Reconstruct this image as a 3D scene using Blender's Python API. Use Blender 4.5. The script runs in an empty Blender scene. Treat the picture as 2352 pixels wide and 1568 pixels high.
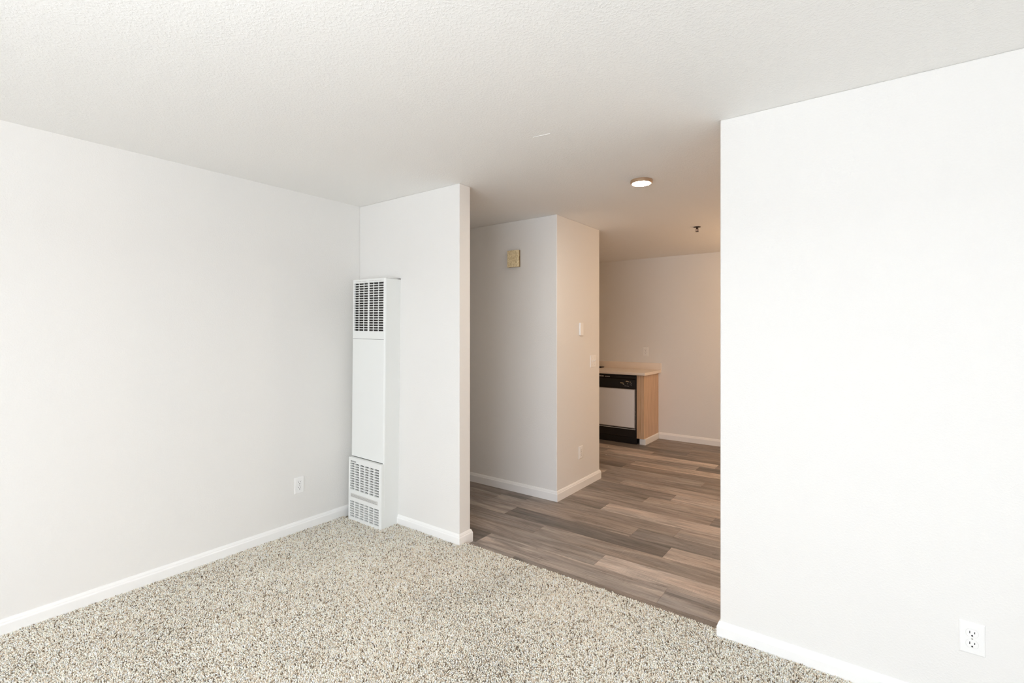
import bpy, bmesh, math, random
import numpy as np
from mathutils import Vector, Matrix

random.seed(7)
rng = np.random.default_rng(11)
C = bpy.context.scene.collection
SC = bpy.context.scene

# ------------------------------------------------------------------ camera
YAW = 0.6327
cam_d = bpy.data.cameras.new('camera')
cam_d.sensor_width = 36.0
cam_d.lens = 1124.45 / 2352 * 36.0
cam_d.shift_y = -24.44 / 2352
cam_d.clip_start = 0.02
cam = bpy.data.objects.new('camera', cam_d)
C.objects.link(cam)
cam.location = (0, 0, 1.4491)
cam.rotation_euler = (math.pi / 2, 0, YAW)
SC.camera = cam

# ------------------------------------------------------------------ exposure, world, lights
vs = SC.view_settings
vs.view_transform = 'Standard'
vs.look = 'None'
vs.gamma = 1.0
vs.use_curve_mapping = False
vs.exposure = 0.0
SC.display_settings.display_device = 'sRGB'
cy = SC.cycles
cy.use_denoising = True
cy.max_bounces = 14
cy.diffuse_bounces = 10
cy.glossy_bounces = 4
cy.transparent_max_bounces = 8
cy.sample_clamp_indirect = 6.0
cy.caustics_reflective = False
cy.caustics_refractive = False

W = bpy.data.worlds.new('world')
SC.world = W
W.use_nodes = True
wb = W.node_tree.nodes['Background']
wb.inputs['Color'].default_value = (0.86, 0.93, 1.0, 1)
wb.inputs['Strength'].default_value = 0.6


def area(name, loc, rot, sx, sy, power, col):
    d = bpy.data.lights.new(name, 'AREA')
    d.shape = 'RECTANGLE'
    d.size, d.size_y = sx, sy
    d.energy = power
    d.color = col
    o = bpy.data.objects.new(name, d)
    C.objects.link(o)
    o.location = loc
    o.rotation_euler = rot
    return o


def point(name, loc, r, power, col):
    d = bpy.data.lights.new(name, 'POINT')
    d.shadow_soft_size = r
    d.energy = power
    d.color = col
    o = bpy.data.objects.new(name, d)
    C.objects.link(o)
    o.location = loc
    return o


# daylight through the two glazed openings behind the camera
DAY = (0.925, 1.0, 1.13)
area('daylight_rear', (-0.35, -2.80, 1.12), (math.pi / 2, 0, 0), 3.3, 2.1, 122, DAY)
area('daylight_side', (2.22, -0.55, 1.25), (math.pi / 2, 0, math.pi / 2), 1.9, 1.6, 30, (0.97, 1.0, 1.08))
# sunlight falling through the sliding door onto the carpet behind the camera
sd = bpy.data.lights.new('sun', 'SUN')
sd.energy = 2.5
sd.angle = math.radians(0.6)
sd.color = (0.97, 0.98, 1.0)
so = bpy.data.objects.new('sun', sd)
C.objects.link(so)
so.rotation_euler = Vector((-0.22, 0.62, -0.76)).to_track_quat('-Z', 'Y').to_euler()
# unseen fill light added behind the camera to brighten ceiling and floor
area('ceiling_bounce_fill', (-0.6, -0.60, 1.98), (math.pi, 0, 0), 0.5, 0.5, 70, (0.925, 1.0, 1.06))
# warm lamps of the dining corner, out of view behind the right wall
point('dining_ceiling_lamp', (-0.10, 5.40, 1.95), 0.16, 40, (1.0, 0.66, 0.38))
point('dining_lamp', (0.45, 5.25, 1.65), 0.14, 14, (1.0, 0.58, 0.34))

# ------------------------------------------------------------------ measured layout (metres)
XL = -3.3008      # left wall
YR = 2.4382       # face of heater wall and right wall
YB = 2.5501       # their rear faces
XE = -2.2259      # free end of heater wall
XW = -0.5729      # free end of right wall
XP, YP, YPB = -2.1537, 3.5811, 4.3914   # block between hall and kitchen
YF = 6.4968       # far wall
CE = 2.44
CARPET_EDGE = 2.484


# ------------------------------------------------------------------ materials
def new_mat(name):
    m = bpy.data.materials.new(name)
    m.use_nodes = True
    nt = m.node_tree
    b = nt.nodes['Principled BSDF']
    return m, nt, b


def N(nt, typ, **kw):
    n = nt.nodes.new(typ)
    for k, v in kw.items():
        if k.startswith('i_'):
            n.inputs[k[2:].replace('_', ' ')].default_value = v
        else:
            setattr(n, k, v)
    return n


def srgb(r, g, b):
    f = lambda c: (c / 255 / 12.92) if c / 255 <= 0.04045 else ((c / 255 + 0.055) / 1.055) ** 2.4
    return (f(r), f(g), f(b), 1)


def plain(name, col, rough=0.5, metal=0.0, spec=0.5, noise=0.0, nscale=40):
    m, nt, b = new_mat(name)
    b.inputs['Roughness'].default_value = rough
    b.inputs['Metallic'].default_value = metal
    b.inputs['Specular IOR Level'].default_value = spec
    tc = N(nt, 'ShaderNodeTexCoord')
    nz = N(nt, 'ShaderNodeTexNoise')
    nz.inputs['Scale'].default_value = nscale
    nt.links.new(tc.outputs['Object'], nz.inputs['Vector'])
    mp = N(nt, 'ShaderNodeMapRange')
    mp.inputs['To Min'].default_value = 1 - noise
    mp.inputs['To Max'].default_value = 1 + noise
    nt.links.new(nz.outputs['Fac'], mp.inputs['Value'])
    mx = N(nt, 'ShaderNodeMix', data_type='RGBA', blend_type='MULTIPLY')
    mx.inputs['Factor'].default_value = 1
    mx.inputs['A'].default_value = col
    nt.links.new(mp.outputs['Result'], mx.inputs['B'])
    nt.links.new(mx.outputs['Result'], b.inputs['Base Color'])
    return m


def paint(name, col, scale, dist, strength, rough=0.55):
    """Painted, lightly textured plaster (orange peel)."""
    m, nt, b = new_mat(name)
    b.inputs['Base Color'].default_value = col
    b.inputs['Roughness'].default_value = rough
    b.inputs['Specular IOR Level'].default_value = 0.25
    tc = N(nt, 'ShaderNodeTexCoord')
    n1 = N(nt, 'ShaderNodeTexNoise')
    n1.inputs['Scale'].default_value = scale
    n1.inputs['Detail'].default_value = 3
    n1.inputs['Roughness'].default_value = 0.55
    nt.links.new(tc.outputs['Object'], n1.inputs['Vector'])
    rp = N(nt, 'ShaderNodeMapRange', interpolation_type='SMOOTHSTEP')
    rp.inputs['From Min'].default_value = 0.42
    rp.inputs['From Max'].default_value = 0.66
    nt.links.new(n1.outputs['Fac'], rp.inputs['Value'])
    bp = N(nt, 'ShaderNodeBump')
    bp.inputs['Strength'].default_value = strength
    bp.inputs['Distance'].default_value = dist
    nt.links.new(rp.outputs['Result'], bp.inputs['Height'])
    nt.links.new(bp.outputs['Normal'], b.inputs['Normal'])
    return m


M = {}
M['wall'] = paint('wall_paint', (0.79, 0.777, 0.752, 1), 130, 0.0010, 0.30)
M['ceiling'] = paint('ceiling_paint', (0.88, 0.875, 0.858, 1), 110, 0.0018, 0.36, 0.7)
M['trim'] = plain('trim_paint', (0.88, 0.875, 0.86, 1), 0.35, noise=0.01)
M['plastic'] = plain('white_plastic', (0.86, 0.855, 0.84, 1), 0.3, noise=0.005)
M['slot'] = plain('slot_black', (0.012, 0.011, 0.010, 1), 0.6, noise=0.1)
M['screw'] = plain('screw_metal', (0.62, 0.61, 0.58, 1), 0.35, 0.6, noise=0.05)
M['enamel'] = plain('heater_enamel', (0.80, 0.81, 0.79, 1), 0.38, noise=0.008, nscale=8)
M['gap_shade'] = plain('heater_inside', (0.045, 0.038, 0.032, 1), 0.7, noise=0.3, nscale=20)  # near-black stands in for shade inside the casing; also fills the seams
M['print'] = plain('grey_print', (0.36, 0.36, 0.35, 1), 0.5, noise=0.25, nscale=160)
M['print_dark'] = plain('dark_print', (0.12, 0.12, 0.11, 1), 0.5, noise=0.25, nscale=160)
M['sticker'] = plain('sticker_grey', (0.62, 0.61, 0.58, 1), 0.5, noise=0.06, nscale=120)
M['black'] = plain('appliance_black', (0.012, 0.010, 0.010, 1), 0.28, noise=0.1)
M['black_matte'] = plain('black_matte', (0.008, 0.007, 0.007, 1), 0.5, noise=0.1)
M['panel_grey'] = plain('dishwasher_panel', (0.86, 0.86, 0.87, 1), 0.4, 0.0, noise=0.015, nscale=4)
M['chrome'] = plain('bright_trim', (0.78, 0.78, 0.80, 1), 0.25, 0.7, noise=0.02)
M['mark_gold'] = plain('gold_print', (0.80, 0.62, 0.36, 1), 0.5, noise=0.05)
M['mark_white'] = plain('white_print', (0.62, 0.58, 0.55, 1), 0.5, noise=0.05)
M['counter'] = plain('laminate_counter', (0.86, 0.76, 0.66, 1), 0.4, noise=0.04, nscale=300)
M['bronze'] = plain('fixture_rim', (0.50, 0.34, 0.22, 1), 0.35, 0.5, noise=0.03)
M['brass_dark'] = plain('sprinkler_metal', (0.05, 0.035, 0.028, 1), 0.35, 0.8, noise=0.1)
M['alu'] = plain('window_frame', (0.75, 0.75, 0.74, 1), 0.4, noise=0.01)
M['subfloor'] = plain('subfloor', (0.02, 0.016, 0.013, 1), 0.8, noise=0.2)
M['crumb'] = plain('crumb', (0.8, 0.78, 0.75, 1), 0.6, noise=0.05)

# lamp diffuser
m, nt, b = new_mat('lamp_diffuser')
b.inputs['Base Color'].default_value = (0.9, 0.88, 0.84, 1)
b.inputs['Emission Color'].default_value = (1.0, 0.90, 0.76, 1)
b.inputs['Emission Strength'].default_value = 235
M['lamp'] = m

# window glass
m, nt, b = new_mat('window_glass')
tr = N(nt, 'ShaderNodeBsdfTransparent')
gl = N(nt, 'ShaderNodeBsdfGlossy')
gl.inputs['Roughness'].default_value = 0.02
mx = N(nt, 'ShaderNodeMixShader')
mx.inputs[0].default_value = 0.06
nt.links.new(tr.outputs[0], mx.inputs[1])
nt.links.new(gl.outputs[0], mx.inputs[2])
nt.links.new(mx.outputs[0], nt.nodes['Material Output'].inputs['Surface'])
nt.nodes.remove(b)
M['glass'] = m

# maple cabinet veneer (grain runs up)
m, nt, b = new_mat('maple_veneer')
tc = N(nt, 'ShaderNodeTexCoord')
mpg = N(nt, 'ShaderNodeMapping')
mpg.inputs['Scale'].default_value = (16, 16, 0.9)
n1 = N(nt, 'ShaderNodeTexNoise')
n1.inputs['Scale'].default_value = 3.0
n1.inputs['Detail'].default_value = 5
n1.inputs['Distortion'].default_value = 0.6
cr = N(nt, 'ShaderNodeValToRGB')
cr.color_ramp.elements[0].position = 0.3
cr.color_ramp.elements[0].color = (0.50, 0.32, 0.19, 1)
cr.color_ramp.elements[1].position = 0.7
cr.color_ramp.elements[1].color = (0.70, 0.49, 0.32, 1)
nt.links.new(tc.outputs['Object'], mpg.inputs['Vector'])
nt.links.new(mpg.outputs[0], n1.inputs['Vector'])
nt.links.new(n1.outputs['Fac'], cr.inputs['Fac'])
nt.links.new(cr.outputs['Color'], b.inputs['Base Color'])
b.inputs['Roughness'].default_value = 0.42
M['maple'] = m

# yellowed woven cover of the door chime
m, nt, b = new_mat('woven_cover')
tc = N(nt, 'ShaderNodeTexCoord')
mpg = N(nt, 'ShaderNodeMapping')
mpg.inputs['Scale'].default_value = (210, 210, 60)
n1 = N(nt, 'ShaderNodeTexNoise')
n1.inputs['Scale'].default_value = 1.0
n1.inputs['Detail'].default_value = 2
cr = N(nt, 'ShaderNodeValToRGB')
cr.color_ramp.elements[0].position = 0.36
cr.color_ramp.elements[0].color = srgb(203, 181, 134)
cr.color_ramp.elements[1].position = 0.6
cr.color_ramp.elements[1].color = srgb(246, 230, 192)
nt.links.new(tc.outputs['Object'], mpg.inputs['Vector'])
nt.links.new(mpg.outputs[0], n1.inputs['Vector'])
nt.links.new(n1.outputs['Fac'], cr.inputs['Fac'])
nt.links.new(cr.outputs['Color'], b.inputs['Base Color'])
b.inputs['Roughness'].default_value = 0.6
M['weave'] = m

# vinyl plank: tone of each board comes from its object colour, the grain from its own offset
m, nt, b = new_mat('vinyl_plank')
tc = N(nt, 'ShaderNodeTexCoord')
oi = N(nt, 'ShaderNodeObjectInfo')
off = N(nt, 'ShaderNodeVectorMath', operation='SCALE')
off.inputs[0].default_value = (37.0, 53.0, 0)
nt.links.new(oi.outputs['Random'], off.inputs['Scale'])
add = N(nt, 'ShaderNodeVectorMath', operation='ADD')
nt.links.new(tc.outputs['Object'], add.inputs[0])
nt.links.new(off.outputs[0], add.inputs[1])


def grain(sc, det, dist, rough=0.55):
    mp_ = N(nt, 'ShaderNodeMapping')
    mp_.inputs['Scale'].default_value = sc
    nt.links.new(add.outputs[0], mp_.inputs['Vector'])
    n_ = N(nt, 'ShaderNodeTexNoise')
    n_.inputs['Scale'].default_value = 1.0
    n_.inputs['Detail'].default_value = det
    n_.inputs['Distortion'].default_value = dist
    n_.inputs['Roughness'].default_value = rough
    nt.links.new(mp_.outputs[0], n_.inputs['Vector'])
    return n_.outputs['Fac']


def mrange(sock, a, b_, c, d):
    r = N(nt, 'ShaderNodeMapRange')
    r.inputs['From Min'].default_value = a
    r.inputs['From Max'].default_value = b_
    r.inputs['To Min'].default_value = c
    r.inputs['To Max'].default_value = d
    nt.links.new(sock, r.inputs['Value'])
    return r.outputs['Result']


def mul(a, b_):
    x = N(nt, 'ShaderNodeMath', operation='MULTIPLY')
    nt.links.new(a, x.inputs[0])
    nt.links.new(b_, x.inputs[1])
    return x.outputs[0]


g1 = mrange(grain((1.5, 13, 1), 4, 1.3), 0.3, 0.7, 0.56, 1.36)
g2 = mrange(grain((5.0, 120, 1), 3, 0.2), 0.3, 0.7, 0.80, 1.18)
g3 = mrange(grain((3.6, 26, 1), 6, 2.2, 0.75), 0.30, 0.46, 0.55, 1.03)
saw = mrange(grain((330, 14, 1), 1, 0.0), 0.35, 0.65, -0.11, 0.09)     # saw marks across the board, in patches
patch = mrange(grain((2.4, 9, 1), 2, 0.4), 0.45, 0.62, 0.0, 1.0)
one = N(nt, 'ShaderNodeMath', operation='ADD')
one.inputs[1].default_value = 1.0
nt.links.new(mul(saw, patch), one.inputs[0])
g4 = one.outputs[0]
val = mul(mul(g1, g2), mul(g3, g4))
mixc = N(nt, 'ShaderNodeMix', data_type='RGBA', blend_type='MULTIPLY')
mixc.inputs['Factor'].default_value = 1
nt.links.new(oi.outputs['Color'], mixc.inputs['A'])
nt.links.new(val, mixc.inputs['B'])
hue = grain((1.1, 9, 1), 2, 0.5)
tint = N(nt, 'ShaderNodeValToRGB')
tint.color_ramp.elements[0].position = 0.35
tint.color_ramp.elements[0].color = (0.98, 1.0, 1.02, 1)
tint.color_ramp.elements[1].position = 0.65
tint.color_ramp.elements[1].color = (1.035, 0.985, 0.96, 1)
nt.links.new(hue, tint.inputs['Fac'])
mix2 = N(nt, 'ShaderNodeMix', data_type='RGBA', blend_type='MULTIPLY')
mix2.inputs['Factor'].default_value = 1
nt.links.new(mixc.outputs['Result'], mix2.inputs['A'])
nt.links.new(tint.outputs['Color'], mix2.inputs['B'])
nt.links.new(mix2.outputs['Result'], b.inputs['Base Color'])
b.inputs['Roughness'].default_value = 0.48
b.inputs['Specular IOR Level'].default_value = 0.35
bp = N(nt, 'ShaderNodeBump')
bp.inputs['Strength'].default_value = 0.25
bp.inputs['Distance'].default_value = 0.0006
nt.links.new(val, bp.inputs['Height'])
nt.links.new(bp.outputs['Normal'], b.inputs['Normal'])
M['plank'] = m

# carpet yarn: colour is stored per tuft
m, nt, b = new_mat('carpet_yarn')
at = N(nt, 'ShaderNodeAttribute', attribute_name='yarn')
nt.links.new(at.outputs['Color'], b.inputs['Base Color'])
b.inputs['Roughness'].default_value = 0.9
b.inputs['Specular IOR Level'].default_value = 0.1
M['yarn'] = m


# ------------------------------------------------------------------ mesh helpers
class MB:
    def __init__(self):
        self.bm = bmesh.new()

    def box(self, x0, x1, y0, y1, z0, z1):
        v = [self.bm.verts.new(p) for p in
             [(x0, y0, z0), (x1, y0, z0), (x1, y1, z0), (x0, y1, z0), (x0, y0, z1), (x1, y0, z1), (x1, y1, z1), (x0, y1, z1)]]
        for f in [(3, 2, 1, 0), (4, 5, 6, 7), (0, 1, 5, 4), (1, 2, 6, 5), (2, 3, 7, 6), (3, 0, 4, 7)]:
            self.bm.faces.new([v[i] for i in f])
        return v

    def slab(self, pts, axis, a, b):
        """Extrude polygon pts (2-D) along an axis from a to b; axis 'x': pts=(y,z), 'y': (x,z), 'z': (x,y)."""
        def P(p, t):
            return {'x': (t, p[0], p[1]), 'y': (p[0], t, p[1]), 'z': (p[0], p[1], t)}[axis]
        A = [self.bm.verts.new(P(p, a)) for p in pts]
        B = [self.bm.verts.new(P(p, b)) for p in pts]
        n = len(pts)
        self.bm.faces.new(A)
        self.bm.faces.new(B[::-1])
        for i in range(n):
            self.bm.faces.new([A[i], B[i], B[(i + 1) % n], A[(i + 1) % n]])

    def lathe(self, prof, seg=32, axis='z', c=(0, 0, 0)):
        """prof: (radius, height) list, closed at both ends."""
        rings = []
        for r, h in prof:
            ring = []
            for i in range(seg):
                a = 2 * math.pi * i / seg
                q = (r * math.cos(a), r * math.sin(a), h)
                if axis == 'y':
                    q = (q[0], h, q[1])
                elif axis == 'x':
                    q = (h, q[0], q[1])
                ring.append(self.bm.verts.new((q[0] + c[0], q[1] + c[1], q[2] + c[2])))
            rings.append(ring)
        for a, b_ in zip(rings[:-1], rings[1:]):
            for i in range(seg):
                self.bm.faces.new([a[i], a[(i + 1) % seg], b_[(i + 1) % seg], b_[i]])
        self.bm.faces.new(rings[0][::-1])
        self.bm.faces.new(rings[-1])

    def sweep(self, prof, path, side=1):
        """Mitred sweep. prof: (out, z); path: list of (x, y). 'out' is to the right of travel when side = 1."""
        n = len(path)
        rows = []
        for i, p in enumerate(path):
            ds = []
            if i > 0:
                d = Vector(p) - Vector(path[i - 1]); ds.append(d.normalized())
            if i < n - 1:
                d = Vector(path[i + 1]) - Vector(p); ds.append(d.normalized())
            nr = [Vector((d.y, -d.x)) * side for d in ds]
            if len(nr) == 2:
                mdir = (nr[0] + nr[1]).normalized()
                off_ = mdir / max(0.3, mdir.dot(nr[0]))
            else:
                off_ = nr[0]
            rows.append([self.bm.verts.new((p[0] + off_.x * o, p[1] + off_.y * o, z)) for o, z in prof])
        k = len(prof)
        for a, b_ in zip(rows[:-1], rows[1:]):
            for j in range(k):
                self.bm.faces.new([a[j], a[(j + 1) % k], b_[(j + 1) % k], b_[j]])
        self.bm.faces.new(rows[0][::-1])
        self.bm.faces.new(rows[-1])

    def build(self, name, mat, parent=None, bevel=0, seg=2, smooth=False, loc=None, angle=0.6):
        bmesh.ops.recalc_face_normals(self.bm, faces=self.bm.faces)
        me = bpy.data.meshes.new(name)
        self.bm.to_mesh(me)
        self.bm.free()
        me.materials.append(mat)
        o = bpy.data.objects.new(name, me)
        C.objects.link(o)
        if parent is not None:
            o.parent = parent
        if loc is not None:
            o.location = loc
        if bevel:
            md = o.modifiers.new('bevel', 'BEVEL')
            md.width = bevel
            md.segments = seg
            md.limit_method = 'ANGLE'
            md.angle_limit = angle
        if smooth:
            for p in me.polygons:
                p.use_smooth = True
            try:
                me.set_sharp_from_angle(angle=0.7)
            except Exception:
                pass
        return o


def box(name, mat, parent, x0, x1, y0, y1, z0, z1, bevel=0, seg=2):
    b_ = MB()
    b_.box(x0, x1, y0, y1, z0, z1)
    return b_.build(name, mat, parent, bevel, seg)


def thing(name, label, cat, loc=(0, 0, 0), rz=0.0, group=None):
    o = bpy.data.objects.new(name, None)
    o.empty_display_size = 0.05
    C.objects.link(o)
    o.location = loc
    o.rotation_euler = (0, 0, rz)
    o['label'] = label
    o['category'] = cat
    if group:
        o['group'] = group
    return o


def struct(o, label, cat='wall'):
    o['kind'] = 'structure'
    o['label'] = label
    o['category'] = cat
    return o


# ------------------------------------------------------------------ room shell
X_SIDE, Y_REAR = 2.10, -2.65          # walls behind and beside the camera
X_HALL, X_KIT, X_DIN = -5.6, -4.75, 3.0
T = 0.112

# floor slab (planks and carpet lie on it)
fl = struct(box('floor', M['subfloor'], None, X_HALL - T, X_DIN + T, Y_REAR - T, YF + T, -0.12, -0.006),
            'dark grey brown vinyl plank floor running from the carpet to the kitchen', 'floor')
ce = struct(box('ceiling', M['ceiling'], None, X_HALL - T, X_DIN + T, Y_REAR - T, YF + T, CE, CE + 0.12),
       'off white textured ceiling over living room and kitchen', 'ceiling')

b_ = MB()   # small raised scuff left in the ceiling paint
b_.slab([(-1.394, 2.084), (-1.340, 2.090), (-1.296, 2.094), (-1.297, 2.099), (-1.342, 2.0975), (-1.392, 2.089)], 'z', CE - 0.0016, CE + 0.001)
b_.build('scuff', M['ceiling'], ce)
WB = -0.006
struct(box('wall_left', M['wall'], None, XL - T, XL, Y_REAR - T, YB, WB, CE), 'long white wall on the left above the beige carpet')
struct(box('wall_corner', M['wall'], None, XL, XE, YR, YB, WB, CE, 0.006, 3), 'short white wall stub behind the tall heater')
struct(box('wall_right', M['wall'], None, XW, X_DIN, YR, YB, WB, CE, 0.006, 3), 'bright white wall on the right with one outlet')
struct(box('wall_centre', M['wall'], None, X_HALL, XP, YP, YPB, WB, CE, 0.006, 3),
       'white wall block in the middle between hall and kitchen')
struct(box('wall_far', M['wall'], None, X_HALL, X_DIN, YF, YF + T, WB, CE), 'cream kitchen wall at the far end behind the counter')
struct(box('wall_hall', M['wall'], None, X_HALL - T, X_HALL, YR, YF + T, WB, CE), 'white wall closing the hall on the left')
struct(box('wall_hall_front', M['wall'], None, X_HALL, XL - T, YR, YB, WB, CE), 'white wall of the hall beyond the heater wall')
struct(box('wall_kitchen', M['wall'], None, X_KIT - T, X_KIT, YPB, YF, WB, CE), 'white side wall of the kitchen behind the central block')
struct(box('wall_dining', M['wall'], None, X_DIN, X_DIN + T, YR, YF + T, WB, CE), 'white side wall of the dining corner')
b_ = MB()   # side wall of living room with a window opening
wy0, wy1, wz0, wz1 = -1.5, 0.4, 0.45, 2.05
b_.box(X_SIDE, X_SIDE + T, Y_REAR - T, wy0, WB, CE)
b_.box(X_SIDE, X_SIDE + T, wy1, YR, WB, CE)
b_.box(X_SIDE, X_SIDE + T, wy0, wy1, WB, wz0)
b_.box(X_SIDE, X_SIDE + T, wy0, wy1, wz1, CE)
struct(b_.build('wall_side', M['wall']), 'white living room wall with a window to the right of the camera')
b_ = MB()   # rear wall with a wide sliding door
dx0, dx1, dz1 = -2.0, 1.3, 2.1
b_.box(XL, dx0, Y_REAR - T, Y_REAR, WB, CE)
b_.box(dx1, X_SIDE, Y_REAR - T, Y_REAR, WB, CE)
b_.box(dx0, dx1, Y_REAR - T, Y_REAR, dz1, CE)
struct(b_.build('wall_rear', M['wall']), 'white living room wall with a sliding glass door behind the camera')


def glazing(name, label, x0, x1, z0, z1, loc, rz):
    """Aluminium frame in two leaves, glass in each; local frame lies in the XZ plane."""
    b_ = MB()
    t = 0.045
    b_.box(x0, x1, -0.03, 0.03, z0, z0 + t)
    b_.box(x0, x1, -0.03, 0.03, z1 - t, z1)
    b_.box(x0, x0 + t, -0.03, 0.03, z0 + t, z1 - t)
    b_.box(x1 - t, x1, -0.03, 0.03, z0 + t, z1 - t)
    xm = (x0 + x1) / 2
    b_.box(xm - t / 2, xm + t / 2, -0.03, 0.03, z0 + t, z1 - t)
    o = b_.build(name, M['alu'])
    o.location = loc
    o.rotation_euler = (0, 0, rz)
    struct(o, label, 'window')
    for a, c in ((x0 + t, xm - t / 2), (xm + t / 2, x1 - t)):
        box('pane', M['glass'], o, a, c, -0.003, 0.003, z0 + t, z1 - t)
    return o


glazing('window_1', 'wide sliding glass door with an aluminium frame behind the camera', dx0, dx1, 0.0, dz1, (0, Y_REAR - 0.06, 0), 0)
glazing('window_2', 'two leaf aluminium window in the side wall beside the camera', -(wy1 - wy0) / 2, (wy1 - wy0) / 2, wz0, wz1,
        (X_SIDE + 0.06, (wy0 + wy1) / 2, 0), math.pi / 2)

# ------------------------------------------------------------------ baseboards
def bprof(z):
    return [(-0.001, z - 0.004), (0.013, z - 0.004), (0.013, z + 0.060), (0.0118, z + 0.0645), (0.0095, z + 0.0675), (0.0085, z + 0.0735),
            (0.0055, z + 0.080), (0.0035, z + 0.0845), (-0.001, z + 0.086)]


def baseboard(name, label, path, side=1, z=0.0):
    b_ = MB()
    b_.sweep(bprof(z), path, side)
    o = b_.build(name, M['trim'])
    return struct(o, label, 'baseboard')


baseboard('baseboard_left', 'white moulded baseboard along the left wall above the carpet', [(XL, Y_REAR), (XL, YR)], 1, 0.006)
baseboard('baseboard_corner', 'white moulded baseboard wrapping round the free end of the heater wall',
          [(-2.838, YR), (XE, YR), (XE, YB), (X_HALL, YB)], 1)
baseboard('baseboard_right', 'white moulded baseboard along the bright right wall',
          [(X_DIN, YB), (XW, YB), (XW, YR), (X_SIDE, YR)], 1)
baseboard('baseboard_centre', 'white moulded baseboard round the foot of the central wall block',
          [(X_HALL, YP), (XP, YP), (XP, YPB), (X_KIT, YPB)], 1)
baseboard('baseboard_far', 'white moulded baseboard along the far kitchen wall', [(-2.300, YF), (X_DIN, YF)], 1)
baseboard('baseboard_side', 'white baseboard along the window wall beside the camera', [(X_SIDE, YR), (X_SIDE, Y_REAR)], 1)

# ------------------------------------------------------------------ vinyl planks
PW, PL = 0.178, 1.27
Y0 = 2.562
DARK, MIDD, MID, MIDL, LIGHT = 0.58, 0.76, 0.95, 1.16, 1.48
BASE = np.array([0.312, 0.272, 0.242])
# row: (one joint x, {segment index counted from that joint: tone}) measured where the photo shows it
ROWS = {-1: (-1.85, {-1: MID, 0: MIDD}), 0: (-0.923, {-2: DARK, -1: MIDL, 0: MID}), 1: (-1.385, {-1: MID, 0: LIGHT}),
        2: (-1.957, {-1: MIDD, 0: MID, 1: MID}), 3: (-1.077, {-2: MID, -1: DARK, 0: LIGHT}), 4: (-1.376, {-1: MID, 0: MIDD}),
        5: (-1.12, {-2: MIDD, -1: MID, 0: MIDL}), 6: (-1.775, {-1: MIDD, 0: LIGHT}), 7: (-0.971, {-1: MID, 0: MIDD, -2: MIDD}),
        8: (-1.56, {-1: MIDD, 0: MIDL}), 9: (-1.383, {-1: MIDD, 0: LIGHT}), 10: (-1.93, {-1: MID, 0: MIDL})}


def plank_mesh(x0, x1, y0, y1):
    """Board with a small chamfer round its top."""
    b_ = MB()
    h, ch, g = 0.006, 0.0009, 0.0003
    x0 += g; x1 -= g; y0 += g; y1 -= g
    bm = b_.bm
    cx, cyy = (x0 + x1) / 2, (y0 + y1) / 2
    def ring(i, z):
        return [bm.verts.new((x - cx, y - cyy, z)) for x, y in
                ((x0 + i, y0 + i), (x1 - i, y0 + i), (x1 - i, y1 - i), (x0 + i, y1 - i))]
    a, b2, c = ring(0, -h), ring(0, -ch), ring(ch, 0)
    for p, q in ((a, b2), (b2, c)):
        for i in range(4):
            bm.faces.new([p[i], p[(i + 1) % 4], q[(i + 1) % 4], q[i]])
    bm.faces.new(c)
    o = b_.build('plank', M['plank'], fl, loc=(cx, cyy, 0))
    return o


xmin_all, xmax_all = -4.3, 1.6
for k in range(-1, 23):
    ya, yb = Y0 + k * PW, Y0 + (k + 1) * PW
    if yb > YF:
        yb = YF
    if k == -1:
        ya = 2.43
    if k in ROWS:
        jx, tones = ROWS[k]
    else:
        jx, tones = random.uniform(-2.4, -1.1), {}
    for s in range(-4, 4):
        xa, xb = jx + s * PL, jx + (s + 1) * PL
        if k == -1:
            xa, xb = max(xa, XE), min(xb, XW)
        xa, xb = max(xa, xmin_all), min(xb, xmax_all)
        if YP < (ya + yb) / 2 < YPB:
            xa = max(xa, XP - 0.02)
        if xb - xa < 0.03:
            continue
        t = tones.get(s, random.choice([DARK, MIDD, MIDD, MID, MID, MIDL, LIGHT]))
        t *= random.uniform(0.95, 1.06)
        o = plank_mesh(xa, xb, ya, yb)
        w = random.uniform(-0.03, 0.04)
        col = BASE * t * np.array([1 + w, 1.0, 1 - w])
        o.color = (*[float(v) for v in col], 1)

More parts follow.
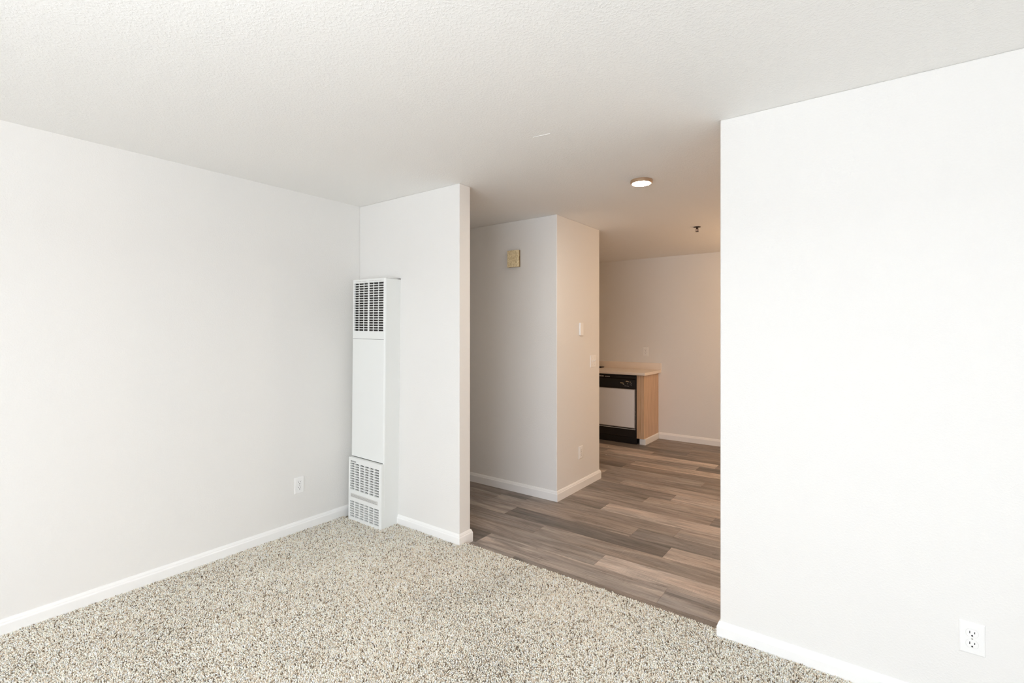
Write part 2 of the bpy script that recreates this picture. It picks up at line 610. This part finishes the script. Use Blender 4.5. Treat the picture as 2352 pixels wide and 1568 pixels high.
# ------------------------------------------------------------------ carpet: backing and cut pile
def carpet():
    # fine tufts where the lens looks; coarser ones carry the pile on through the rest of the room
    def grid(sp, x1, y0, inner):
        gx, gy = np.meshgrid(np.arange(XL + 0.010, x1, sp), np.arange(y0, CARPET_EDGE, sp))
        gx, gy = gx.ravel(), gy.ravel()
        gx = gx + rng.uniform(-.45, .45, gx.size) * sp
        gy = gy + rng.uniform(-.45, .45, gy.size) * sp
        d = -gx * math.sin(YAW) + gy * math.cos(YAW)
        r = gx * math.cos(YAW) + gy * math.sin(YAW)
        seen = (d > 1.58) & (np.abs(r) < d * 1.08 + 0.10)
        keep = (gy < YR - 0.012) | ((gx > XE + 0.015) & (gx < XW - 0.012))
        keep &= ~((gx < -2.84) & (gy > 2.285))
        keep &= seen if inner else ~seen
        return gx[keep], gy[keep]
    ax, ay = grid(0.0048, 1.05, -0.35, True)
    bx_, by_ = grid(0.0130, X_SIDE - 0.012, Y_REAR + 0.02, False)
    gx, gy = np.concatenate([ax, bx_]), np.concatenate([ay, by_])
    big = np.concatenate([np.ones(ax.size), np.full(bx_.size, 2.6)])
    n = gx.size

    def lown(fx, fy, ph):   # slow wave field for the lean and brush marks of the pile
        return (np.sin(gx * fx + gy * fy + ph) + np.sin(gx * fy * 1.3 - gy * fx * 0.9 + 2.1 * ph)
                + np.sin((gx + gy) * fx * 0.57 + 1.7 * ph)) / 3
    lx = 0.0058 * lown(5.1, 9.3, 0.4) + rng.normal(0, 0.0022, n)
    ly = 0.0058 * lown(7.9, -4.2, 1.9) + rng.normal(0, 0.0022, n) - 0.0008
    h = rng.normal(0.0125, 0.0022, n) + 0.0018 * lown(11, 6, 3.3)
    h = np.clip(h, 0.006, 0.0185)
    w = rng.uniform(0.0020, 0.0035, n) * big
    ang = rng.uniform(0, 2 * np.pi, n)
    z0 = 0.0085
    K = 3
    V = np.zeros((n, 2 * K + 1, 3), np.float32)
    for j in range(K):
        a = ang + 2 * np.pi * j / K
        V[:, j, 0] = gx + np.cos(a) * w * 0.8
        V[:, j, 1] = gy + np.sin(a) * w * 0.8
        V[:, j, 2] = z0
        a2 = a + 0.7
        V[:, K + j, 0] = gx + lx * 0.75 + np.cos(a2) * w * 1.15
        V[:, K + j, 1] = gy + ly * 0.75 + np.sin(a2) * w * 1.15
        V[:, K + j, 2] = z0 + h * 0.84
    V[:, 2 * K, 0] = gx + lx
    V[:, 2 * K, 1] = gy + ly
    V[:, 2 * K, 2] = z0 + h
    tris = []
    for j in range(K):
        j2 = (j + 1) % K
        tris += [(j, j2, K + j2), (j, K + j2, K + j), (K + j, K + j2, 2 * K)]
    tris = np.array(tris, np.int32)
    F = (tris[None] + (np.arange(n, dtype=np.int32) * (2 * K + 1))[:, None, None]).reshape(-1, 3)
    V = V.reshape(-1, 3)
    # yarn colours
    pal = np.array([srgb(250, 245, 236)[:3], srgb(243, 235, 222)[:3], srgb(226, 214, 197)[:3], srgb(190, 176, 157)[:3], srgb(128, 114, 98)[:3]])
    pal = pal * 1.06
    pick = rng.choice(5, n, p=[0.41, 0.27, 0.14, 0.10, 0.08])
    col = pal[pick] * np.array([1.0, 0.985, 0.965]) * rng.uniform(0.9, 1.08, n)[:, None]
    tip = np.clip(col, 0, 0.92)
    cols = np.ones((n, 2 * K + 1, 4), np.float32)
    cols[:, :, :3] = tip[:, None, :]
    cols = cols.reshape(-1, 4)
    # backing
    ex = [(XL + 0.002, Y_REAR), (X_SIDE, Y_REAR), (X_SIDE, YR), (XW, YR), (XW, CARPET_EDGE - 0.004), (XE, CARPET_EDGE - 0.004), (XE, YR), (XL + 0.002, YR)]
    base = len(V)
    nb = len(ex)
    BV = np.array([(x, y, 0.009) for x, y in ex] + [(x, y, -0.005) for x, y in ex], np.float32)
    V = np.vstack([V, BV])
    bc = np.ones((2 * nb, 4), np.float32)
    bc[:, :3] = srgb(196, 183, 165)[:3]
    cols = np.vstack([cols, bc])
    me = bpy.data.meshes.new('carpet')
    me.vertices.add(len(V))
    me.vertices.foreach_set('co', V.ravel())
    polys = [[base + i for i in range(nb)]] + [[base + i, base + nb + i, base + nb + (i + 1) % nb, base + (i + 1) % nb] for i in range(nb)]
    loops = np.concatenate([F.ravel(), np.array([i for p in polys for i in p], np.int32)])
    starts = np.concatenate([np.arange(len(F)) * 3, len(F) * 3 + np.cumsum([0] + [len(p) for p in polys[:-1]])]).astype(np.int32)
    me.loops.add(len(loops))
    me.loops.foreach_set('vertex_index', loops)
    me.polygons.add(len(starts))
    me.polygons.foreach_set('loop_start', starts)
    me.update(calc_edges=True)
    me.validate()
    ca = me.attributes.new('yarn', 'FLOAT_COLOR', 'POINT')
    ca.data.foreach_set('color', cols.ravel())
    me.materials.append(M['yarn'])
    o = bpy.data.objects.new('carpet', me)
    C.objects.link(o)
    o['kind'] = 'stuff'
    o['label'] = 'speckled beige and taupe cut pile carpet covering the living room'
    o['category'] = 'carpet'
    print('tufts', n, 'tris', len(F))
    return o


carpet()

# ------------------------------------------------------------------ wall heater (tall, narrow, leaning very slightly)
def heater():
    w, d, H = 0.376, 0.140, 1.836
    root = thing('wall_heater', 'tall narrow white gas wall heater with slotted grilles in the corner', 'heater', (-3.214, YR, 0.0))
    root.rotation_euler = (0, 0.0140, 0)
    # local: x 0..w, y 0 (wall) .. -d (front), z up
    r = 0.012

    def rounded(depth, x0, x1, back=0.0):
        pts = [(x0, back), (x0, -depth + 0.004), (x0 + 0.004, -depth)]
        for i in range(6):
            a = math.pi / 2 * i / 5
            pts.append((x1 - r + r * math.sin(a), -depth + r - r * math.cos(a)))
        pts.append((x1, back))
        return pts
    # casing: a hollow U of sheet; dark fillers stand in for the shade inside
    b_ = MB()
    zt = H
    b_.box(0.0, 0.004, -d + 0.012, 0.0, 0.02, zt)              # left sheet
    b_.box(w - 0.004, w, -d + r, 0.0, 0.02, zt)                 # right sheet
    b_.box(0.0, w, -d + 0.012, 0.0, zt - 0.004, zt)             # top
    b_.box(0.0, w, -d + 0.012, 0.0, 0.015, 0.02)                # bottom
    b_.build('casing', M['enamel'], root, 0.001, 1)
    box('inside', M['gap_shade'], root, 0.004, w - 0.004, -0.075, -0.001, 0.02, zt - 0.004)
    box('side_shade_sheet', M['gap_shade'], root, 0.004, 0.006, -d + 0.0125, -0.075, 0.02, zt - 0.004)  # dark sheet added so the lit left side reads as shade
    box('lower_shade_sheet', M['gap_shade'], root, 0.006, w - 0.014, -d - 0.008, -d - 0.006, 0.030, 0.460)  # dark sheet standing in for the shade behind the lower louvres
    # rounded front corner strip, all the way up
    b_ = MB()
    arc = []
    for i in range(7):
        a = math.pi / 2 * i / 6
        arc.append((w - r + r * math.sin(a), -d + r - r * math.cos(a)))
    inner = [(w - r + (r - 0.003) * math.sin(math.pi / 2 * i / 6), -d + r - (r - 0.003) * math.cos(math.pi / 2 * i / 6)) for i in range(6, -1, -1)]
    b_.slab(arc + inner, 'z', 0.02, zt)
    b_.build('corner_strip', M['enamel'], root, smooth=True)
    # dark strip standing in for the shadow line at the top right
    box('top_shadow_strip', M['gap_shade'], root, w - 0.07, w + 0.0015, -0.012, 0.0005, zt, zt + 0.004)

    # ---- upper grille panel: frame with louvres
    z0, z1 = 1.392, H
    gx0, gx1, gz0, gz1 = 0.017, w - 0.020, 1.449, 1.812
    fr = MB()
    fr.box(0.0, gx0, -d, -d + 0.012, z0, z1)
    fr.box(gx1, w - r, -d, -d + 0.012, z0, z1)
    fr.box(gx0, gx1, -d, -d + 0.012, z0, gz0)
    fr.box(gx0, gx1, -d, -d + 0.012, gz1, z1)
    up = fr.build('upper_grille', M['enamel'], root)
    n = 20
    pitch = (gz1 - gz0) / n
    proto = None
    for i in range(n + 1):
        z = gz0 + i * pitch
        if proto is None:
            s = MB()
            s.slab([(-0.0005, -0.0026), (-0.0005, 0.0022), (0.0145, -0.0036), (0.0145, -0.0056)], 'x', gx0, gx1)
            proto = s.build('louvre', M['enamel'], up)
        else:
            proto = proto.copy()
            C.objects.link(proto)
        proto.location = (0, -d, z)
    for j in range(1, 6):
        x = gx0 + (gx1 - gx0) * j / 6
        hw = 0.0075 if j == 3 else 0.0024
        box('mullion', M['enamel'], up, x - hw, x + hw, -d - 0.0008, -d + 0.004, gz0, gz1)
    # faint print strips over the grille
    for x0, x1, mt in ((0.030, 0.105, 'print'), (0.110, 0.165, 'sticker'), (0.190, 0.335, 'sticker')):
        s = MB()
        k = int((x1 - x0) / 0.006)
        for q in range(k):
            s.box(x0 + q * 0.006, x0 + q * 0.006 + random.uniform(0.002, 0.005), -d - 0.0006, -d + 0.001, 1.8185, 1.8245)
        s.build('print_line', M['sticker'], up)
    # ---- plain middle panel
    b_ = MB()
    b_.box(0.0, w - r, -d, -d + 0.012, 0.497, z0 - 0.0022)
    b_.build('front_panel', M['enamel'], root, 0.0008, 1)
    box('seam', M['gap_shade'], root, 0.001, w - r + 0.006, -d + 0.004, -d + 0.011, z0 - 0.0025, z0 + 0.0005)
    # ---- lower cover, proud of the casing
    dl = d + 0.026
    zt2 = 0.492
    a1 = (0.246, 0.452)      # first block of slots
    a2 = (0.040, 0.165)      # second block
    sx0, sx1 = 0.020, w - 0.020
    lo = MB()
    lo.box(0.0, sx0, -dl, -d + 0.004, 0.018, zt2)
    # right side of the cover, with the rounded corner
    pts = [(sx1, -d + 0.004), (sx1, -dl)]
    for i in range(6):
        a = math.pi / 2 * i / 5
        pts.append((w - r + r * math.sin(a), -dl + r - r * math.cos(a)))
    pts.append((w, -d + 0.004))
    lo.slab(pts, 'z', 0.018, zt2)
    lo.box(sx0, sx1, -dl, -dl + 0.010, a1[1], zt2)
    lo.box(sx0, sx1, -dl, -dl + 0.010, a2[1], a1[0])
    lo.box(sx0, sx1, -dl, -dl + 0.010, 0.018, a2[0])
    lo.box(sx0, sx1, -dl + 0.010, -d + 0.004, zt2 - 0.004, zt2)
    lo.box(sx0, sx1, -dl + 0.010, -d + 0.004, 0.018, 0.022)
    low = lo.build('lower_cover', M['enamel'], root)
    box('seam', M['gap_shade'], root, 0.001, w - 0.008, -d + 0.003, -d + 0.0118, 0.4935, 0.4968)
    for (za, zb), rows in ((a1, 11), (a2, 7)):
        pt = (zb - za) / rows
        proto = None
        for i in range(rows):
            z = za + i * pt
            if proto is None:
                s = MB()
                s.slab([(0.0, -0.0004), (0.0, 0.0062), (0.011, 0.0088), (0.011, 0.0074), (0.0016, 0.0044), (0.0016, -0.0004)], 'x', sx0, sx1)
                proto = s.build('louvre', M['enamel'], low)
            else:
                proto = proto.copy()
                C.objects.link(proto)
            proto.location = (0, -dl, z)
        for j in range(1, 6):
            x = sx0 + (sx1 - sx0) * j / 6
            box('mullion', M['enamel'], low, x - 0.0050, x + 0.0050, -dl - 0.0004, -dl + 0.011, za, zb)
    # name badge over the slots and long printed strip between the blocks
    s = MB()
    x = 0.026
    for q in range(8):
        ww = random.uniform(0.005, 0.008)
        s.box(x, x + ww, -dl - 0.0008, -dl + 0.001, 0.459, 0.470)
        x += ww + 0.0015
    s.build('badge', M['print'], low)
    s = MB()
    s.box(0.026, 0.034, -dl - 0.0010, -dl + 0.001, 0.460, 0.469)
    s.build('badge_mark', M['print_dark'], low)
    box('label_strip', M['sticker'], low, 0.028, w - 0.032, -dl - 0.0008, -dl + 0.001, 0.195, 0.222)
    s = MB()
    for zz in (0.199, 0.2055, 0.212):
        x = 0.034
        while x < w - 0.05:
            ww = random.uniform(0.008, 0.022)
            s.box(x, x + ww, -dl - 0.0014, -dl - 0.0006, zz, zz + 0.0028)
            x += ww + 0.004
    s.build('label_print', M['print'], low)
    # feet plates down to the backing under the pile
    box('foot', M['enamel'], root, 0.004, 0.03, -d + 0.02, -0.01, 0.0085, 0.02)
    box('foot', M['enamel'], root, w - 0.03, w - 0.004, -d + 0.02, -0.01, 0.0085, 0.02)
    return root


heater()

# ------------------------------------------------------------------ outlets, switches, boxes on the walls
def plate_mesh(w, h, t=0.0055):
    """Cover plate with sloping rim, facing -Y, back at y = 0.001 (in the wall)."""
    b_ = MB()
    bm = b_.bm
    def ring(i, y):
        return [bm.verts.new((x, y, z)) for x, z in ((-w / 2 + i, -h / 2 + i), (w / 2 - i, -h / 2 + i), (w / 2 - i, h / 2 - i), (-w / 2 + i, h / 2 - i))]
    rs = [ring(0, 0.001), ring(0, -0.0022), ring(0.0018, -0.0046), ring(0.005, -t)]
    for p, q in zip(rs[:-1], rs[1:]):
        for i in range(4):
            bm.faces.new([p[i], p[(i + 1) % 4], q[(i + 1) % 4], q[i]])
    bm.faces.new(rs[-1])
    bm.faces.new(rs[0][::-1])
    return b_


def outlet(label, loc, rz, dark=True):
    root = thing('wall_outlet', label, 'outlet', loc, rz, 'white duplex outlets low and high on the walls')
    t = 0.0055
    plate_mesh(0.071, 0.115, t).build('cover_plate', M['plastic'], root)
    for zc in (0.0195, -0.0195):
        # receptacle face: circle cut flat at top and bottom
        pts = []
        R = 0.0172
        for i in range(40):
            a = 2 * math.pi * i / 40
            pts.append((R * math.cos(a), max(-0.0138, min(0.0138, R * math.sin(a)))))
        b_ = MB()
        b_.slab(pts, 'y', -t - 0.0016, -t + 0.002)
        rc = b_.build('receptacle', M['plastic'], root, 0.0005, 1, loc=(0, 0, zc))
        # dark reveal round it
        b_ = MB()
        b_.slab([(x * 1.035, z * 1.04) for x, z in pts], 'y', -t - 0.0003, -t + 0.001)
        b_.build('reveal', M['sticker'], rc)
        yf = -t - 0.0016
        box('slot', M['slot'], rc, -0.0077, -0.0053, yf - 0.0003, yf + 0.001, -0.0012, 0.0080)
        box('slot', M['slot'], rc, 0.0056, 0.0078, yf - 0.0003, yf + 0.001, 0.0000, 0.0072)
        b_ = MB()
        pp = [(-0.0026, -0.0105), (0.0026, -0.0105)] + [(0.0026 * math.cos(a), -0.0078 + 0.0026 * math.sin(a)) for a in np.linspace(0, math.pi, 9)]
        b_.slab(pp, 'y', yf - 0.0003, yf + 0.001)
        b_.build('ground_hole', M['slot'], rc)
    b_ = MB()
    b_.lathe([(0.0032, 0.002), (0.0032, -0.0006), (0.0022, -0.0012)], 16, 'y', (0, -t, 0))
    sc = b_.build('screw', M['screw'], root, smooth=True)
    box('screw_slot', M['slot'], sc, -0.0026, 0.0026, -t - 0.0014, -t - 0.0009, -0.0004, 0.0004)
    return root


E90 = math.pi / 2
outlet('largest white duplex outlet low on the bright right wall', (0.2975, YR, 0.3265), 0)
outlet('white duplex outlet low on the left wall beside the heater', (XL, 1.925, 0.347), E90)
outlet('white duplex outlet low on the side of the central wall block', (XP, 4.004, 0.333), E90)
outlet('white duplex outlet on the far kitchen wall above the countertop', (-2.4915, YF, 1.1655), 0)

# double toggle switch
sw = thing('light_switch', 'white double toggle switch plate near the rear edge of the central wall block', 'switch', (XP, 4.2535, 1.157), E90)
plate_mesh(0.118, 0.115).build('cover_plate', M['plastic'], sw)
for xc in (-0.023, 0.023):
    box('toggle_frame', M['plastic'], sw, xc - 0.0055, xc + 0.0055, -0.0066, -0.004, -0.0125, 0.0125)
    b_ = MB()
    b_.slab([(-0.005, -0.004), (-0.005, 0.004), (-0.016, 0.0115), (-0.0175, 0.0075)], 'x', xc - 0.0038, xc + 0.0038)
    b_.build('toggle', M['plastic'], sw, 0.0008, 2)
    for zz in (0.030, -0.030):
        b_ = MB()
        b_.lathe([(0.003, 0.002), (0.003, -0.0006), (0.002, -0.001)], 12, 'y', (xc, -0.0055, zz))
        b_.build('screw', M['screw'], sw, smooth=True)

# blank box above it
th = thing('wall_box', 'plain white blank box on the central wall block above the switch', 'wall box', (XP, 4.003, 1.4655), E90)
box('back_plate', M['plastic'], th, -0.027, 0.027, -0.003, 0.001, -0.055, 0.055, 0.001)
box('cover', M['plastic'], th, -0.0285, 0.0285, -0.016, -0.002, -0.0575, 0.0575, 0.002, 3)

# door chime with yellowed cover
ch = thing('door_chime', 'yellowed beige door chime box high on the central wall block', 'door chime', (-2.5935, YP, 2.0965))
b_ = MB()
hw, hh, dp = 0.062, 0.0745, 0.036
box('back_plate', M['brass_dark'], ch, -hw + 0.004, hw - 0.003, -0.006, 0.001, -hh + 0.004, hh - 0.004)
b_.slab([(-hw, -0.003), (-hw, -dp + 0.004), (-hw + 0.004, -dp), (hw - 0.004, -dp), (hw, -dp + 0.003), (hw, -dp + 0.010), (-hw + 0.004, -dp + 0.010), (-hw + 0.004, -0.003)],
        'z', -hh, hh)
b_.build('cover', M['weave'], ch)
b_ = MB()
b_.box(hw - 0.006, hw, -dp + 0.010, -0.014, 0.018, hh - 0.005)
b_.box(hw - 0.006, hw, -dp + 0.010, -0.014, -hh + 0.005, -0.016)
b_.box(hw - 0.006, hw, -0.014, -0.004, -hh + 0.005, hh - 0.005)
b_.box(-hw + 0.004, hw, -dp + 0.010, -0.004, hh - 0.005, hh)
b_.box(-hw + 0.004, hw, -dp + 0.010, -0.004, -hh, -hh + 0.005)
b_.build('cover_side', plain('chime_side', srgb(150, 128, 92), 0.6, noise=0.08), ch)
box('side_slot', M['slot'], ch, hw - 0.010, hw - 0.005, -dp + 0.010, -0.005, -0.017, 0.019)

# ------------------------------------------------------------------ ceiling: flush lamp and sprinkler
la = thing('ceiling_light', 'lit round flush ceiling light with a bronze rim near the opening', 'ceiling light', (-1.221, 3.108, CE))
b_ = MB()
b_.lathe([(0.058, 0.001), (0.070, 0.001), (0.072, -0.004), (0.071, -0.017), (0.066, -0.022), (0.061, -0.022), (0.060, -0.015), (0.058, -0.015)], 48)
b_.build('rim', M['bronze'], la, smooth=True)
b_ = MB()
b_.lathe([(0.058, -0.010), (0.0605, -0.0195), (0.050, -0.0225), (0.020, -0.0235)], 48)
b_.build('diffuser', M['lamp'], la, smooth=True)

spk = thing('fire_sprinkler', 'small dark pendant fire sprinkler on the kitchen ceiling', 'sprinkler', (-1.338, 4.810, CE))
b_ = MB()
b_.lathe([(0.024, 0.001), (0.034, -0.0005), (0.033, -0.004), (0.014, -0.007)], 28)
b_.build('escutcheon', M['brass_dark'], spk, smooth=True)
b_ = MB()
b_.lathe([(0.009, -0.004), (0.009, -0.018), (0.006, -0.020)], 16)
b_.build('body', M['brass_dark'], spk, smooth=True)
b_ = MB()
b_.box(-0.011, -0.008, -0.002, 0.002, -0.042, -0.016)
b_.box(0.008, 0.011, -0.002, 0.002, -0.042, -0.016)
b_.box(-0.011, 0.011, -0.002, 0.002, -0.044, -0.041)
b_.build('frame_arms', M['brass_dark'], spk)
b_ = MB()
b_.lathe([(0.0025, -0.018), (0.003, -0.030), (0.0025, -0.042)], 10)
b_.build('bulb', plain('sprinkler_bulb', (0.35, 0.05, 0.03, 1), 0.2, noise=0.05), spk, smooth=True)
b_ = MB()
b_.lathe([(0.004, -0.043), (0.015, -0.0455), (0.016, -0.047), (0.003, -0.0475)], 20)
b_.build('deflector', M['brass_dark'], spk, smooth=True)

# ------------------------------------------------------------------ kitchen run along the far wall
CX, CYF = -2.2736, 5.8997
CL = X_KIT + 0.001
XB, YC = -2.3123, 5.9706      # side and front of end cabinet
XD0, XD1 = -3.021, -2.413     # dishwasher

ct = thing('countertop', 'beige laminate countertop with backsplash over the dishwasher', 'countertop', (0, 0, 0))
b_ = MB()
b_.slab([(CYF + 0.006, 0.8875), (CYF, 0.8935), (CYF, 0.9165), (CYF + 0.002, 0.9205), (CYF + 0.006, 0.9225), (YF, 0.9225), (YF, 0.8875)], 'x', CL, CX)
b_.build('top', M['counter'], ct, 0.0015, 2)
b_ = MB()
b_.slab([(YF - 0.020, 0.9225), (YF - 0.020, 1.010), (YF - 0.016, 1.014), (YF, 1.014), (YF, 0.9225)], 'x', CL, CX)
b_.build('backsplash', M['counter'], ct, 0.0015, 2)

cb = thing('base_cabinet', 'narrow maple cabinet end panel closing the counter beside the dishwasher', 'cabinet', (0, 0, 0))
box('end_panel', M['maple'], cb, XB - 0.019, XB, YC + 0.019, YF, 0.078, 0.8875, 0.0008, 1)
box('stile', M['maple'], cb, XD1 + 0.005, XB, YC, YC + 0.019, 0.078, 0.8875, 0.0008, 1)
box('carcass', M['maple'], cb, XD1 + 0.010, XB - 0.019, YC + 0.019, YF, 0.078, 0.8875)
b_ = MB()   # white baseboard returned round the toe of the cabinet
zt = 0.079
b_.sweep([(-0.02, 0.0), (0.0, 0.0), (0.0, zt - 0.012), (-0.004, zt - 0.003), (-0.010, zt), (-0.02, zt)],
         [(XD1 + 0.032, 6.000), (XB + 0.010, 6.000), (XB + 0.010, YF)], 1)
b_.build('toe_base', M['trim'], cb)
box('toe_block', M['black_matte'], cb, XD1 + 0.012, XB - 0.012, 6.02, YF, 0.0, 0.078)

cb2 = thing('base_cabinet', 'maple base cabinet left of the dishwasher behind the central wall block', 'cabinet', (0, 0, 0))
box('carcass', M['maple'], cb2, CL + 0.004, XD0 - 0.006, YC + 0.02, YF - 0.002, 0.09, 0.8875)
box('toe_kick', M['black_matte'], cb2, CL, XD0 - 0.006, YC + 0.07, YF - 0.002, 0.0, 0.09)
for i in range(3):
    a = CL + 0.01 + i * 0.573
    dr = box('door', M['maple'], cb2, a, a + 0.558, YC, YC + 0.02, 0.11, 0.70, 0.003)
    box('handle', M['chrome'], dr, a + 0.50, a + 0.512, YC - 0.025, YC + 0.002, 0.56, 0.66, 0.002)
    dw_ = box('drawer', M['maple'], cb2, a, a + 0.558, YC, YC + 0.02, 0.72, 0.865, 0.003)
    box('handle', M['chrome'], dw_, a + 0.23, a + 0.33, YC - 0.025, YC + 0.002, 0.785, 0.797, 0.002)

dw = thing('dishwasher', 'built in dishwasher with black controls and pale grey door panel', 'dishwasher', (0, 0, 0))
yd = YC - 0.004
box('tub', M['black_matte'], dw, XD0, XD1, YC + 0.025, YF - 0.03, 0.10, 0.880)
box('body_frame', M['black_matte'], dw, XD0, XD1, YC + 0.004, YC + 0.03, 0.0, 0.880)
cp = MB()
cp.slab([(YC + 0.01, 0.705), (yd - 0.014, 0.705), (yd - 0.018, 0.712), (yd - 0.018, 0.825), (yd - 0.006, 0.838), (yd - 0.006, 0.866), (YC + 0.01, 0.866)],
        'x', XD0 + 0.004, XD1 - 0.006)
cpo = cp.build('control_panel', M['black'], dw, 0.0015, 2)
yp = yd - 0.018
box('latch_recess', M['black_matte'], cpo, XD0 + 0.05, XD1 - 0.235, yp - 0.001, yp + 0.002, 0.722, 0.815, 0.001)
box('control_plate', M['black_matte'], cpo, XD1 - 0.225, XD1 - 0.02, yp - 0.0015, yp + 0.002, 0.717, 0.818, 0.001)
# dial and printed marks (too small to read in the photo)
b_ = MB()
b_.lathe([(0.017, 0.002), (0.017, -0.004), (0.0145, -0.016), (0.012, -0.017)], 24, 'y', (XD1 - 0.108, yp - 0.001, 0.765))
kb = b_.build('dial', M['black'], cpo, smooth=True)
box('dial_line', M['mark_white'], kb, XD1 - 0.1045, XD1 - 0.1025, yp - 0.0185, yp - 0.0175, 0.766, 0.779)


def marks(mat, items):
    s = MB()
    for x, z, w_, h_ in items:
        s.box(XD1 + x, XD1 + x + w_, yp - 0.0022, yp - 0.001, z, z + h_)
    o = s.build('printed_marks', mat, cpo)
    o['kind'] = 'stuff'


marks(M['mark_gold'], [(-0.208, 0.7735, 0.012, 0.006), (-0.195, 0.773, 0.010, 0.006), (-0.184, 0.7725, 0.012, 0.006), (-0.171, 0.772, 0.008, 0.006),
                       (-0.132, 0.796, 0.010, 0.006), (-0.121, 0.799, 0.012, 0.006), (-0.108, 0.797, 0.012, 0.006), (-0.095, 0.792, 0.010, 0.006),
                       (-0.073, 0.790, 0.008, 0.008)])
marks(M['mark_white'], [(-0.172, 0.758, 0.013, 0.005), (-0.157, 0.757, 0.006, 0.005), (-0.150, 0.739, 0.022, 0.004), (-0.126, 0.738, 0.016, 0.003),
                        (-0.108, 0.737, 0.018, 0.003), (-0.062, 0.778, 0.008, 0.004), (-0.074, 0.766, 0.006, 0.004), (-0.063, 0.754, 0.008, 0.005)])
s = MB()
for x0, x1 in ((-0.520, -0.506), (-0.502, -0.478), (-0.474, -0.447), (-0.430, -0.405), (-0.402, -0.385), (-0.382, -0.372), (-0.370, -0.360)):
    s.box(XD1 + x0, XD1 + x1, yd - 0.0072, yd - 0.005, 0.845, 0.857 if x1 < -0.44 else 0.854)
s.build('printed_marks', M['mark_white'], cpo)['kind'] = 'stuff'
# door panel in a bright trim frame
dpn = box('door_panel', M['panel_grey'], dw, XD0 + 0.012, XD1 - 0.020, yd - 0.010, YC + 0.006, 0.212, 0.694, 0.001, 1)
b_ = MB()
for a in ((XD0 + 0.006, XD1 - 0.013, 0.694, 0.702), (XD0 + 0.006, XD1 - 0.013, 0.204, 0.212), (XD0 + 0.006, XD0 + 0.012, 0.212, 0.694), (XD1 - 0.020, XD1 - 0.013, 0.212, 0.694)):
    b_.box(a[0], a[1], yd - 0.013, YC + 0.006, a[2], a[3])
b_.build('trim_frame', M['chrome'], dpn)
lp = box('lower_panel', M['black'], dw, XD0 + 0.004, XD1 - 0.006, yd - 0.008, YC + 0.006, 0.088, 0.190, 0.0015)
box('edge_trim', M['panel_grey'], lp, XD0 + 0.006, XD1 - 0.010, yd - 0.010, yd, 0.186, 0.1905)
kp = box('kick_plate', M['black'], dw, XD0 + 0.004, XD1 + 0.0035, yd + 0.004, YC + 0.03, 0.002, 0.082, 0.001, 1)
for i in range(5):
    box('vent_slat', M['black_matte'], kp, XD1 - 0.095, XD1 - 0.015, yd + 0.001, yd + 0.005, 0.020 + i * 0.011, 0.026 + i * 0.011)

# dark flat item of unidentified kind against the backsplash, only its end shows past the wall block
ty = thing('dark_flat_item', 'small unidentified dark flat item on the countertop against the backsplash', 'dark_flat_item', (-3.235, 6.41, 0.9228))
box('base', M['black_matte'], ty, -0.14, 0.14, -0.055, 0.055, 0.0, 0.004, 0.002)
b_ = MB()
for a in ((-0.14, 0.14, -0.055, -0.050), (-0.14, 0.14, 0.050, 0.055), (-0.14, -0.135, -0.05, 0.05), (0.135, 0.14, -0.05, 0.05)):
    b_.box(a[0], a[1], a[2], a[3], 0.003, 0.013)
b_.build('rim', M['brass_dark'], ty)

# crumbs of plaster on the planks
for lab, x, y, r_ in (('tiny white plaster crumb on the planks in front of the dishwasher', -2.647, 5.643, 0.006),
                      ('tiny pale crumb on the planks behind the central wall block', -2.50, 5.27, 0.0045)):
    b_ = MB()
    bmesh.ops.create_icosphere(b_.bm, subdivisions=1, radius=r_)
    for v in b_.bm.verts:
        v.co *= random.uniform(0.75, 1.15)
        v.co.z *= 0.6
    o = b_.build('crumb', M['crumb'], None, loc=(x, y, r_ * 0.45))
    o['label'] = lab
    o['category'] = 'crumb'
